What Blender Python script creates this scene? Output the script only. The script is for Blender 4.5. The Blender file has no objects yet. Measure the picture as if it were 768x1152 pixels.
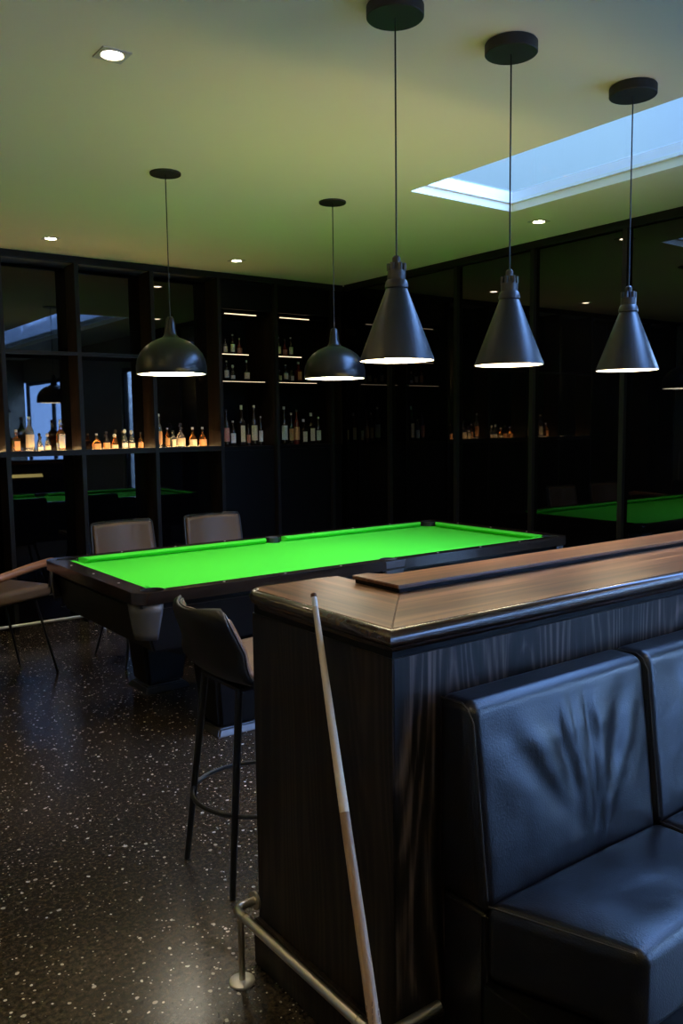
import bpy, bmesh, math, random
from mathutils import Vector, Matrix, noise
from mathutils.geometry import tessellate_polygon
PI = math.pi
random.seed(4)
sc = bpy.context.scene
col = sc.collection

# ------------------------------------------------------------------ camera
cam_d = bpy.data.cameras.new('camera')
cam = bpy.data.objects.new('camera', cam_d); col.objects.link(cam)
cam_d.sensor_fit = 'HORIZONTAL'; cam_d.sensor_width = 36.0
cam_d.lens = 947.8 / 768 * 36.0
yaw, pitch, roll = 0.9330, 0.1031, -0.0123
fw = Vector((math.cos(yaw)*math.cos(pitch), math.sin(yaw)*math.cos(pitch), -math.sin(pitch)))
r0 = Vector((math.sin(yaw), -math.cos(yaw), 0)); u0 = r0.cross(fw)
rr = math.cos(roll)*r0 + math.sin(roll)*u0; uu = -math.sin(roll)*r0 + math.cos(roll)*u0
cam.matrix_world = Matrix(((rr.x, uu.x, -fw.x, 0), (rr.y, uu.y, -fw.y, 0), (rr.z, uu.z, -fw.z, 1.547), (0, 0, 0, 1)))
cam_d.clip_start = 0.02
sc.camera = cam
# ------------------------------------------------------------------ world, exposure
sc.view_settings.view_transform = 'Standard'
try: sc.view_settings.look = 'None'
except Exception: pass
sc.view_settings.gamma = 1.0; sc.view_settings.exposure = 0.0
sc.view_settings.use_curve_mapping = False
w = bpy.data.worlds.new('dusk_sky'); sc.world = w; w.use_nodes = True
# dusk sky: pale blue overhead, with an unseen bright side added for blue highlights
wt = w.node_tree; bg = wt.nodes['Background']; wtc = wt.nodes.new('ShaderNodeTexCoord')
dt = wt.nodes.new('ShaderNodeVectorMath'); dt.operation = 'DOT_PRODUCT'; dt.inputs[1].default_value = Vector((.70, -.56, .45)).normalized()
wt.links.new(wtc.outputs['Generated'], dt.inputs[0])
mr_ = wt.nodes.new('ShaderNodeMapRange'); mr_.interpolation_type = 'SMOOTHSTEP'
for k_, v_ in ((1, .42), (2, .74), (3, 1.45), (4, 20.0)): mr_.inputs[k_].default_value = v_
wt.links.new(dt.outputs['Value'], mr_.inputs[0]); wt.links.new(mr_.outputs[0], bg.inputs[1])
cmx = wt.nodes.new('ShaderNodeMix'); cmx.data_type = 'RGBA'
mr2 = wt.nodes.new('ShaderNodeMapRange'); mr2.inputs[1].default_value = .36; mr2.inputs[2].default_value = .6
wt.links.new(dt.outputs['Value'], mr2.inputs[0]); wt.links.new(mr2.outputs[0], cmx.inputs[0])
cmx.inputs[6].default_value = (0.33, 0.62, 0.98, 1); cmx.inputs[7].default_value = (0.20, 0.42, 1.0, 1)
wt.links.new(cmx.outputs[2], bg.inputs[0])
sc.cycles.max_bounces = 8; sc.cycles.diffuse_bounces = 4; sc.cycles.glossy_bounces = 5
sc.cycles.transmission_bounces = 8; sc.cycles.transparent_max_bounces = 12
sc.cycles.caustics_refractive = False; sc.cycles.sample_clamp_indirect = 6
sc.cycles.use_denoising = True

ZC = 2.856
WX, WY = 4.905, 6.74        # right glass wall, back glass wall
LX, FY = -0.72, -3.4        # left plaster wall, front wall

def area(name, loc, rot, sx, sy, e, colr, spread=PI):
    l = bpy.data.lights.new(name, 'AREA'); l.shape = 'RECTANGLE'; l.size = sx; l.size_y = sy
    l.energy = e; l.color = colr; l.spread = spread
    o = bpy.data.objects.new(name, l); o.location = loc; o.rotation_euler = rot; col.objects.link(o); return o
# lamp added to brighten the courtyard beside the room (outside, above roof height)
area('courtyard_fill_light', (5.85, -0.7, 3.15), (0, math.radians(-12), 0), 1.1, 7.0, 2200, (0.28, 0.52, 1.0))

# ------------------------------------------------------------------ helpers
def link(o): col.objects.link(o); return o
def tag(o, label=None, cat=None, group=None, kind=None):
    if label: o['label'] = label
    if cat: o['category'] = cat
    if group: o['group'] = group
    if kind: o['kind'] = kind
    return o
def empty(name, loc=(0, 0, 0), rz=0, label=None, cat=None, group=None):
    o = bpy.data.objects.new(name, None); o.empty_display_size = .1
    o.location = loc; o.rotation_euler = (0, 0, rz); link(o)
    return tag(o, label, cat, group)
class MB:
    def __init__(s): s.v = []; s.f = []; s.mi = []
    def add(s, v, f, mi=0):
        b = len(s.v); s.v += [tuple(p) for p in v]; s.f += [tuple(i+b for i in q) for q in f]; s.mi += [mi]*len(f); return s
    def box(s, x0, x1, y0, y1, z0, z1, mi=0):
        v = [(x, y, z) for z in (z0, z1) for y in (y0, y1) for x in (x0, x1)]
        return s.add(v, [(0, 2, 3, 1), (4, 5, 7, 6), (0, 1, 5, 4), (2, 6, 7, 3), (0, 4, 6, 2), (1, 3, 7, 5)], mi)
    def lathe(s, prof, n=32, c=(0, 0, 0), mi=0, cap=True):
        v = []; f = []
        for (r, z) in prof:
            for k in range(n):
                a = 2*PI*k/n; v.append((c[0]+r*math.cos(a), c[1]+r*math.sin(a), c[2]+z))
        m = len(prof)
        for i in range(m-1):
            for k in range(n):
                k2 = (k+1) % n; f.append((i*n+k, i*n+k2, (i+1)*n+k2, (i+1)*n+k))
        if cap:
            f.append(tuple(range(n-1, -1, -1))); f.append(tuple((m-1)*n+k for k in range(n)))
        return s.add(v, f, mi)
    def tube(s, pts, r, n=10, closed=False, mi=0, taper=None):
        pts = [Vector(p) for p in pts]; m = len(pts); v = []; f = []; prev = None
        for i, p in enumerate(pts):
            if closed: t = (pts[(i+1) % m]-pts[i-1])
            else: t = pts[min(i+1, m-1)]-pts[max(i-1, 0)]
            t.normalize()
            if prev is None:
                a = Vector((0, 0, 1)) if abs(t.z) < .9 else Vector((1, 0, 0)); a = (a - t*a.dot(t)).normalized()
            else: a = (prev - t*prev.dot(t)).normalized()
            prev = a; b = t.cross(a)
            ri = r if taper is None else taper[i]
            for k in range(n):
                an = 2*PI*k/n; v.append(p + a*math.cos(an)*ri + b*math.sin(an)*ri)
        for i in range(m if closed else m-1):
            j = (i+1) % m
            for k in range(n):
                k2 = (k+1) % n; f.append((i*n+k, i*n+k2, j*n+k2, j*n+k))
        if not closed:
            f.append(tuple(range(n-1, -1, -1))); f.append(tuple((m-1)*n+k for k in range(n)))
        return s.add(v, f, mi)
    def prism(s, poly, z0, z1, holes=(), mi=0):      # flat outline with holes, given a thickness
        loops = [[Vector((p[0], p[1], 0)) for p in L] for L in [poly]+list(holes)]
        tris = tessellate_polygon(loops)
        flat = [p for L in loops for p in L]; n = len(flat)
        v = [(p.x, p.y, z0) for p in flat]+[(p.x, p.y, z1) for p in flat]; f = []
        for t in tris:
            a, b, c = t; nz = (flat[b]-flat[a]).cross(flat[c]-flat[a]).z
            if abs(nz) < 1e-12: continue
            if nz < 0: a, c = c, a
            f.append((a+n, b+n, c+n)); f.append((c, b, a))
        o = 0
        for L in loops:
            m = len(L)
            for k in range(m): f.append((o+k, o+(k+1) % m, o+(k+1) % m+n, o+k+n))
            o += m
        return s.add(v, f, mi)
    def cushion(s, cx, cy, cz, sx, sy, sz, r, n=10, fn=None, mi=0):
        def axis(L):
            e = [0, .15, .35, .6, .8]; h = L/2
            a = [-h+r*t for t in e]; b = [-h+r+(L-2*r)*i/n for i in range(n+1)]
            return a+b+[h-r*t for t in reversed(e)]
        ax = [axis(sx), axis(sy), axis(sz)]; ids = {}; vs = []; f = []
        inn = (sx/2-r, sy/2-r, sz/2-r)
        def vid(p):
            k = tuple(round(t, 6) for t in p)
            if k in ids: return ids[k]
            q = Vector([max(-inn[i], min(inn[i], p[i])) for i in range(3)]); d = Vector(p)-q
            if d.length > 1e-9: nn = d.normalized(); P = q+nn*r
            else: nn = Vector((0, 0, 1)); P = Vector(p)
            if fn: P = Vector(fn(P, nn))
            ids[k] = len(vs); vs.append((P.x+cx, P.y+cy, P.z+cz)); return ids[k]
        for a in range(3):
            b, c = (a+1) % 3, (a+2) % 3
            for sgn in (-1, 1):
                for i in range(len(ax[b])-1):
                    for j in range(len(ax[c])-1):
                        q = []
                        for (ii, jj) in ((i, j), (i+1, j), (i+1, j+1), (i, j+1)):
                            p = [0, 0, 0]; p[a] = sgn*(sx, sy, sz)[a]/2; p[b] = ax[b][ii]; p[c] = ax[c][jj]; q.append(vid(p))
                        if sgn < 0: q.reverse()
                        if len(set(q)) >= 3: f.append(tuple(dict.fromkeys(q)))
        return s.add(vs, f, mi)
    def build(s, name, mats, parent=None, smooth=True, bevel=0, angle=35):
        me = bpy.data.meshes.new(name); me.from_pydata(s.v, [], s.f); me.validate(clean_customdata=False)
        if not isinstance(mats, (list, tuple)): mats = [mats]
        for m in mats: me.materials.append(m)
        if len(mats) > 1 and len(me.polygons) == len(s.mi): me.polygons.foreach_set('material_index', s.mi)
        o = bpy.data.objects.new(name, me); link(o)
        if parent: o.parent = parent
        if bevel:
            bm = bmesh.new(); bm.from_mesh(me); bmesh.ops.remove_doubles(bm, verts=bm.verts, dist=1e-5)
            ed = [e for e in bm.edges if len(e.link_faces) == 2 and e.calc_face_angle(0) > .6]
            bmesh.ops.bevel(bm, geom=ed, offset=bevel, segments=3, affect='EDGES', clamp_overlap=True)
            bm.to_mesh(me); bm.free()
        if smooth:
            for p in me.polygons: p.use_smooth = True
            try: me.set_sharp_from_angle(angle=math.radians(angle))
            except Exception: pass
        return o
def box(name, x0, x1, y0, y1, z0, z1, m, parent=None, bevel=0):
    return MB().box(x0, x1, y0, y1, z0, z1).build(name, m, parent, smooth=bool(bevel), bevel=bevel)
def kids(o): return [c for c in list(bpy.data.objects) if c.parent == o]
def copy_tree(o, parent=None, table={}):
    c = o.copy(); link(c); c.parent = parent
    for ch in kids(o): copy_tree(ch, c)
    return c

# ------------------------------------------------------------------ materials
def mat(name, colr, rough=.5, metal=0, spec=.5, emit=None, es=0, **kw):
    m = bpy.data.materials.new(name); m.use_nodes = True; b = m.node_tree.nodes['Principled BSDF']
    b.inputs['Base Color'].default_value = (*colr, 1); b.inputs['Roughness'].default_value = rough
    b.inputs['Metallic'].default_value = metal; b.inputs['Specular IOR Level'].default_value = spec
    if emit: b.inputs['Emission Color'].default_value = (*emit, 1); b.inputs['Emission Strength'].default_value = es
    for k, v in kw.items(): b.inputs[k].default_value = v
    return m
class NT:
    def __init__(s, m): s.t = m.node_tree; s.b = s.t.nodes['Principled BSDF']; s.tc = s.t.nodes.new('ShaderNodeTexCoord')
    def n(s, t, **kw):
        x = s.t.nodes.new(t)
        for k, v in kw.items():
            if k in x.inputs: x.inputs[k].default_value = v
            else: setattr(x, k, v)
        return x
    def l(s, a, b): s.t.links.new(a, b)
    def mapping(s, scale, loc=(0, 0, 0)):
        mp = s.n('ShaderNodeMapping'); mp.inputs['Scale'].default_value = scale; mp.inputs['Location'].default_value = loc
        s.l(s.tc.outputs['Object'], mp.inputs['Vector']); return mp.outputs[0]
    def ramp(s, fac, stops, const=False):
        r = s.n('ShaderNodeValToRGB'); e = r.color_ramp.elements
        while len(e) < len(stops): e.new(.5)
        for i, (p, c) in enumerate(stops): e[i].position = p; e[i].color = (*c, 1)
        if const: r.color_ramp.interpolation = 'CONSTANT'
        s.l(fac, r.inputs[0]); return r.outputs[0]
    def bump(s, h, strength=.2, dist=.002):
        b = s.n('ShaderNodeBump'); b.inputs['Strength'].default_value = strength; b.inputs['Distance'].default_value = dist
        s.l(h, b.inputs['Height']); s.l(b.outputs[0], s.b.inputs['Normal'])
def wood(name, axis, dark, mid, light, rough=.28, s=1.0, coat=0, cath=False, spec=.5):
    m = mat(name, mid, rough, 0, spec); t = NT(m)
    sc3 = [34*s]*3; sc3[axis] = 1.4*s
    v = t.mapping(sc3)
    n1 = t.n('ShaderNodeTexNoise', Scale=1.0, Detail=6.0, Roughness=.62, Distortion=.25); t.l(v, n1.inputs['Vector'])
    sc2 = [9*s]*3; sc2[axis] = .8*s
    n2 = t.n('ShaderNodeTexNoise', Scale=1.0, Detail=2.0, Roughness=.5, Distortion=.6); t.l(t.mapping(sc2, (3, 1, 7)), n2.inputs['Vector'])
    fac = n1.outputs['Fac']
    if cath:   # tall cathedral arches of flat-sawn veneer
        sc4 = [5.0, 5.0, 5.0]; sc4[axis] = .55
        n3 = t.n('ShaderNodeTexNoise', Scale=1.0, Detail=1.0, Roughness=.4); t.l(t.mapping(sc4, (1.3, 0, .2)), n3.inputs['Vector'])
        mu = t.n('ShaderNodeMath', operation='MULTIPLY'); mu.inputs[1].default_value = 44; t.l(n3.outputs['Fac'], mu.inputs[0])
        pp = t.n('ShaderNodeMath', operation='PINGPONG'); pp.inputs[1].default_value = 1; t.l(mu.outputs[0], pp.inputs[0])
        mx0 = t.n('ShaderNodeMix', data_type='FLOAT'); mx0.inputs[0].default_value = .26
        t.l(n1.outputs['Fac'], mx0.inputs[2]); t.l(pp.outputs[0], mx0.inputs[3]); fac = mx0.outputs[0]
    mx = t.n('ShaderNodeMix', data_type='FLOAT'); mx.inputs[0].default_value = .35
    t.l(fac, mx.inputs[2]); t.l(n2.outputs['Fac'], mx.inputs[3])
    c = t.ramp(mx.outputs[0], [(.36, dark), (.5, mid), (.64, light)]); t.l(c, t.b.inputs['Base Color'])
    t.bump(mx.outputs[0], .12, .0015)
    t.b.inputs['Coat Weight'].default_value = coat; t.b.inputs['Coat Roughness'].default_value = .15
    return m
def leather(name, c, rough=.36, sc_=260, st=.25, spec=.5):
    m = mat(name, c, rough, 0, spec); t = NT(m)
    vo = t.n('ShaderNodeTexVoronoi', Scale=sc_); t.l(t.tc.outputs['Object'], vo.inputs['Vector'])
    n = t.n('ShaderNodeTexNoise', Scale=9.0, Detail=4.0); t.l(t.tc.outputs['Object'], n.inputs['Vector'])
    ad = t.n('ShaderNodeMath', operation='ADD'); t.l(vo.outputs['Distance'], ad.inputs[0])
    mu = t.n('ShaderNodeMath', operation='MULTIPLY'); mu.inputs[1].default_value = 3.0; t.l(n.outputs['Fac'], mu.inputs[0]); t.l(mu.outputs[0], ad.inputs[1])
    t.bump(ad.outputs[0], st, .0012)
    return m
M = {}
M['black'] = mat('black_lacquer', (.0025, .0025, .0025), .5, 0, .1)
M['frame'] = mat('black_steel_frame', (.010, .0095, .009), .5, .0, .15)
M['glass'] = mat('black_mirror_glass', (.0015, .0015, .0018), .015, 0, .55)
M['ceil'] = mat('ceiling_paint', (.80, .75, .58), .85, 0, .2)
M['plaster'] = mat('beige_plaster', (.30, .27, .21), .8)
M['white'] = mat('white_paint', (.8, .8, .8), .5)
M['shade'] = mat('matte_black_shade', (.009, .0095, .011), .40, 0, .75)
M['shade_in'] = mat('white_shade_inside', (.85, .82, .75), .6)
M['canopy'] = mat('black_canopy', (.010, .010, .010), .6)
M['cord'] = mat('black_cord', (.008, .008, .008), .5)
M['diff'] = mat('lamp_diffuser_glow', (.9, .9, .9), .5, emit=(1.0, .78, .48), es=62)
M['diff2'] = mat('pool_lamp_diffuser_glow', (.9, .9, .9), .5, emit=(1.0, .90, .72), es=26)
M['down'] = mat('downlight_lens_glow', (.9, .9, .9), .5, emit=(1.0, .80, .55), es=55)
M['led'] = mat('warm_led_strip', (.9, .9, .9), .5, emit=(1.0, .62, .27), es=48)
M['led2'] = mat('dim_warm_led_strip', (.9, .9, .9), .5, emit=(1.0, .72, .45), es=1.8)
M['trimring'] = mat('downlight_trim', (.5, .48, .44), .4)
M['steel'] = mat('brushed_steel', (.62, .56, .45), .38, 1)
M['chrome'] = mat('polished_steel', (.80, .77, .70), .42, .6)
M['casting'] = mat('satin_grey_casting', (.07, .07, .072), .45, .2)
M['footm'] = mat('dark_foot_casting', (.03, .03, .031), .35, .3)
M['domeshade'] = mat('black_dome_shade', (.006, .006, .0065), .30, 0, .45)
M['blackmetal'] = mat('black_powdercoat', (.008, .008, .008), .4, .3)
M['rubber'] = mat('black_rubber', (.01, .01, .01), .7)
M['railwood'] = wood('dark_rail_wood', 0, (.006, .004, .003), (.014, .009, .006), (.030, .019, .012), .22, coat=.2)
M['tbody'] = mat('pool_table_black_body', (.003, .003, .0035), .4, 0, .3)
M['pearl'] = mat('rail_sight_inlay', (.55, .5, .42), .3)
M['pocket'] = leather('pocket_leather', (.010, .010, .011), .5)
cl = mat('green_billiard_cloth', (.070, .66, .036), .95, 0, .1)
t = NT(cl); n = t.n('ShaderNodeTexNoise', Scale=900.0, Detail=2.0); t.l(t.tc.outputs['Object'], n.inputs['Vector']); t.bump(n.outputs['Fac'], .15, .0005)
M['cloth'] = cl
D, Mi, Li = (.036, .014, .005), (.115, .048, .018), (.26, .122, .050)
M['topwood_x'] = wood('walnut_bar_top_long_board', 0, D, Mi, Li, .34, spec=.4)
M['topwood_y'] = wood('walnut_bar_top_short_board', 1, D, Mi, Li, .34, spec=.4)
M['mould'] = wood('walnut_moulding', 0, (.016, .008, .004), (.035, .018, .010), (.065, .035, .018), .25, coat=.2)
M['panelwood'] = wood('dark_ash_veneer_panel', 2, (.004, .003, .0024), (.013, .0095, .008), (.11, .080, .068), .42, s=1.5, cath=True, spec=.2)
M['panelside'] = wood('dark_ash_veneer_end', 2, (.005, .0032, .0022), (.013, .0085, .006), (.034, .022, .015), .45, s=1.3, cath=True, spec=.2)
M['darkwood'] = wood('dark_cabinet_wood', 2, (.006, .0035, .002), (.014, .008, .0045), (.024, .013, .008), .5, spec=.15)
M['armwood'] = wood('walnut_armrest', 0, (.10, .035, .013), (.24, .09, .035), (.38, .16, .07), .38)
M['leather'] = leather('black_booth_leather', (.0055, .0045, .005), .30, 260, .25, .42)
M['brownlth'] = leather('brown_leather', (.115, .070, .040), .42, 300, .25, .25)
M['darklth'] = leather('dark_brown_leather', (.006, .005, .004), .42, 300, .25, .35)
M['pipe'] = mat('leather_piping', (.02, .016, .012), .45)
M['shaft'] = mat('maple_cue_shaft', (.62, .50, .36), .35)
M['butt'] = wood('cue_butt_wood', 2, (.22, .12, .06), (.38, .24, .13), (.5, .34, .2), .35)
M['ferrule'] = mat('cue_ferrule', (.75, .72, .65), .4)
M['tip'] = mat('cue_tip_leather', (.10, .05, .03), .8)
M['wrap'] = mat('cue_inlay_dark', (.12, .06, .03), .5)

# terrazzo floor
tz = mat('black_terrazzo', (.02, .018, .015), .24, 0, .32); t = NT(tz)
def chips(scale, thr, size, loc):
    mp = t.mapping((1, 1, 1), loc)
    wn = t.n('ShaderNodeTexNoise', Scale=scale*.8, Detail=1.0); t.l(mp, wn.inputs['Vector'])
    va = t.n('ShaderNodeVectorMath', operation='MULTIPLY_ADD'); t.l(wn.outputs['Color'], va.inputs[0]); va.inputs[1].default_value = (.6/scale,)*3; t.l(mp, va.inputs[2])
    vo = t.n('ShaderNodeTexVoronoi', Scale=scale); t.l(va.outputs[0], vo.inputs['Vector'])
    sep = t.n('ShaderNodeSeparateColor'); t.l(vo.outputs['Color'], sep.inputs[0])
    g = t.n('ShaderNodeMath', operation='GREATER_THAN'); g.inputs[1].default_value = thr; t.l(sep.outputs[0], g.inputs[0])
    mr = t.n('ShaderNodeMath', operation='MULTIPLY'); mr.inputs[1].default_value = size; t.l(sep.outputs[1], mr.inputs[0])
    ls = t.n('ShaderNodeMath', operation='LESS_THAN'); t.l(vo.outputs['Distance'], ls.inputs[0]); t.l(mr.outputs[0], ls.inputs[1])
    mu = t.n('ShaderNodeMath', operation='MULTIPLY'); t.l(g.outputs[0], mu.inputs[0]); t.l(ls.outputs[0], mu.inputs[1])
    return mu.outputs[0], sep.outputs[2]
base_n = t.n('ShaderNodeTexNoise', Scale=60.0, Detail=5.0, Roughness=.8); t.l(t.mapping((1, 1, 1)), base_n.inputs['Vector'])
cur = t.ramp(base_n.outputs['Fac'], [(.36, (.010, .0075, .005)), (.52, (.034, .025, .016)), (.70, (.10, .075, .048))])
for (s_, th, sz, lc) in ((52, .76, .36, (0, 0, 0)), (95, .80, .36, (3, 5, 0)), (30, .90, .24, (7, 2, 0))):
    fac, rnd = chips(s_, th, sz, lc)
    cc = t.ramp(rnd, [(0, (.16, .13, .10)), (.35, (.50, .44, .36)), (1, (.92, .88, .80))])
    mx = t.n('ShaderNodeMix', data_type='RGBA'); t.l(fac, mx.inputs[0]); t.l(cur, mx.inputs[6]); t.l(cc, mx.inputs[7]); cur = mx.outputs[2]
t.l(cur, t.b.inputs['Base Color'])
M['floor'] = tz

# white painted block wall outside
bk = mat('white_painted_block', (.75, .75, .75), .8); t = NT(bk)
mp = t.n('ShaderNodeMapping'); mp.inputs['Rotation'].default_value = (0, 0, 0)
cx = t.n('ShaderNodeSeparateXYZ'); t.l(t.tc.outputs['Object'], cx.inputs[0])
cb = t.n('ShaderNodeCombineXYZ'); t.l(cx.outputs['Y'], cb.inputs['X']); t.l(cx.outputs['Z'], cb.inputs['Y'])
br = t.n('ShaderNodeTexBrick'); t.l(cb.outputs[0], br.inputs['Vector'])
for k, v in (('Color1', (.62, .62, .62, 1)), ('Color2', (.80, .80, .80, 1)), ('Mortar', (.30, .31, .33, 1)), ('Scale', 1.0), ('Mortar Size', .016), ('Brick Width', .8), ('Row Height', .42)):
    br.inputs[k].default_value = v
t.l(br.outputs['Color'], t.b.inputs['Base Color']); M['block'] = bk
# clear window pane
pn = bpy.data.materials.new('clear_pane'); pn.use_nodes = True; nt = pn.node_tree; nt.nodes.clear()
o_ = nt.nodes.new('ShaderNodeOutputMaterial'); mxs = nt.nodes.new('ShaderNodeMixShader'); tr = nt.nodes.new('ShaderNodeBsdfTransparent'); gl = nt.nodes.new('ShaderNodeBsdfGlossy')
gl.inputs['Roughness'].default_value = .01; lw = nt.nodes.new('ShaderNodeLayerWeight'); lw.inputs[0].default_value = .5
pw_ = nt.nodes.new('ShaderNodeMath'); pw_.operation = 'POWER'; pw_.inputs[1].default_value = 5.0; nt.links.new(lw.outputs['Facing'], pw_.inputs[0])
fr = nt.nodes.new('ShaderNodeMath'); fr.operation = 'MULTIPLY_ADD'; fr.inputs[1].default_value = .92; fr.inputs[2].default_value = .04; nt.links.new(pw_.outputs[0], fr.inputs[0])
nt.links.new(fr.outputs[0], mxs.inputs[0]); nt.links.new(tr.outputs[0], mxs.inputs[1]); nt.links.new(gl.outputs[0], mxs.inputs[2]); nt.links.new(mxs.outputs[0], o_.inputs[0])
M['pane'] = pn
def bottleglass(name, c, rough=.06):
    return mat(name, c, rough, 0, .6, **{'Transmission Weight': .85, 'IOR': 1.45})
M['g_amber'] = bottleglass('amber_bottle_glass', (.62, .24, .06))
M['g_clear'] = bottleglass('clear_bottle_glass', (.75, .72, .66))
M['g_dark'] = mat('dark_bottle_glass', (.02, .014, .010), .08, 0, .7)
M['g_red'] = mat('red_bottle_glass', (.12, .015, .010), .12, 0, .6)
def labelmat(name, a, b, s=60):
    m = mat(name, a, .6); t = NT(m); n = t.n('ShaderNodeTexNoise', Scale=float(s), Detail=3.0, Roughness=.7); t.l(t.mapping((1, 1, 2.2)), n.inputs['Vector'])
    t.l(t.ramp(n.outputs['Fac'], [(.40, b), (.52, a), (1, a)]), t.b.inputs['Base Color']); return m
M['l_cream'] = labelmat('cream_paper_label', (.80, .66, .42), (.22, .12, .06))
M['l_white'] = labelmat('pale_paper_label', (.82, .76, .66), (.30, .22, .16))
M['l_orange'] = labelmat('orange_paper_label', (.72, .34, .12), (.20, .07, .03))
M['l_red'] = labelmat('red_paper_label', (.40, .06, .04), (.6, .5, .35))
M['cap_d'] = mat('dark_bottle_cap', (.03, .02, .015), .4)
M['cap_g'] = mat('pale_bottle_cap', (.75, .68, .55), .35, .4)

# ------------------------------------------------------------------ room shell
S = dict(kind='structure')
tag(box('floor', LX-.1, 7.3, FY-.1, WY+.5, -.1, 0, M['floor']), **S)
# ceiling with the skylight opening
KX0, KX1, KY0, KY1 = 3.262, 4.105, -1.6, 3.711
ce = MB()
ce.prism([(LX-.1, FY-.1), (WX+.25, FY-.1), (WX+.25, WY+.5), (LX-.1, WY+.5)], ZC, ZC+.07, holes=[[(KX0, KY0), (KX0, KY1), (KX1, KY1), (KX1, KY0)]])
tag(ce.build('ceiling', M['ceil'], smooth=False), **S)
sk = MB()
for a in ((KX0, KX1, KY1, KY1+.04), (KX0, KX1, KY0-.04, KY0), (KX0-.04, KX0, KY0-.04, KY1+.04), (KX1, KX1+.04, KY0-.04, KY1+.04)):
    sk.box(*a, ZC+.0705, ZC+.12)
skw = sk.build('window_1', M['white'], smooth=False); tag(skw, **S)
rb = MB(); e = .012
for a in ((KX0, KX1, KY1-e, KY1), (KX0, KX1, KY0, KY0+e), (KX0, KX0+e, KY0+e, KY1-e), (KX1-e, KX1, KY0+e, KY1-e)): rb.box(*a, ZC+.048, ZC+.056)
rb.build('window_frame', M['white'], skw, smooth=False)
box('window_pane', KX0+.002, KX1-.002, KY0+.002, KY1-.002, ZC+.058, ZC+.064, M['pane'], skw)

tag(box('wall_left', LX-.1, LX, FY, WY+.3, 0, ZC, M['plaster']), **S)
tag(box('wall_front', LX, WX, FY-.1, FY, 0, ZC, M['plaster']), **S)
wb = tag(box('wall_back', LX, WX+.25, WY+.32, WY+.42, 0, ZC, M['black']), **S)
# back wall: tall black glass panels between steel mullions
MX = [-0.62, -0.03, .56, 1.155, 1.755, 2.325, 2.943, 3.555]
for a, b in zip([LX]+MX[:-1], MX):
    box('glass_panel', a+.004, b-.004, WY, WY+.012, .03, ZC-.06, M['glass'], wb)
for x in MX+[4.128, 4.745]:
    box('mullion', x-.016, x+.016, WY-.225, WY-.19, 0, ZC-.05, M['frame'], wb)
for x in MX+[4.128]:
    box('divider_panel', x-.014, x+.014, WY-.19, WY-.0005 if x < 3.5 else WY+.3, .02, ZC-.05, M['darkwood'], wb)
box('top_rail', LX, WX-.03, WY-.225, WY-.19, ZC-.05, ZC-.001, M['frame'], wb)
box('cross_rail', 1.17, 2.93, WY-.222, WY-.20, 2.105, 2.132, M['frame'], wb)
# right wall: black glass from the corner to the courtyard windows
wr = MB().box(WX+.02, WX+.15, 2.42, WY+.32, 0, ZC).build('wall_right', M['black'], smooth=False); tag(wr, **S)
RY = [2.44, 3.43, 4.209, 5.002, 5.85, WY-.01]
for a, b in zip(RY[:-1], RY[1:]):
    box('glass_panel', WX, WX+.012, a+.003, b-.003, .03, ZC-.06, M['glass'], wr)
for y in RY[:-1]:
    box('mullion', WX-.032, WX-.001, y-.018, y+.018, 0, ZC-.05, M['frame'], wr)
box('top_rail', WX-.032, WX-.001, 2.42, WY-.25, ZC-.055, ZC-.001, M['frame'], wr)
# windows to the courtyard, out of the direct view but seen in the glass
tag(box('wall_side', WX, WX+.12, -.35, 1.40, 0, ZC, M['plaster']), **S)
tag(box('wall_corner', WX, WX+.12, 2.30, 2.42, 0, ZC, M['black']), **S)
for i, (a, b) in enumerate(((1.40, 2.30), (FY, -.35))):
    f = MB()
    HD = 2.42; tag(box('wall_lintel', WX, WX+.12, a, b, HD, ZC, M['plaster']), **S)
    f.box(WX+.03, WX+.09, a, a+.05, 0, HD).box(WX+.03, WX+.09, b-.05, b, 0, HD).box(WX+.03, WX+.09, a+.05, b-.05, 0, .06).box(WX+.03, WX+.09, a+.05, b-.05, HD-.06, HD-.001)
    if i: f.box(WX+.03, WX+.09, (a+b)/2-.025, (a+b)/2+.025, .06, HD-.06)
    wf = f.build('window_%d' % (i+2), M['frame'], smooth=False); tag(wf, **S)
    box('window_pane', WX+.055, WX+.061, a+.05, b-.05, .06, HD-.06, M['pane'], wf)
cw = box('wall_courtyard', 6.9, 7.05, -4.6, 3.6, 0, 3.3, M['block']); tag(cw, **S)
tag(box('wall_courtyard_end', WX+.12, 6.9, 3.4, 3.6, 0, 3.3, M['block']), **S)

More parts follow.
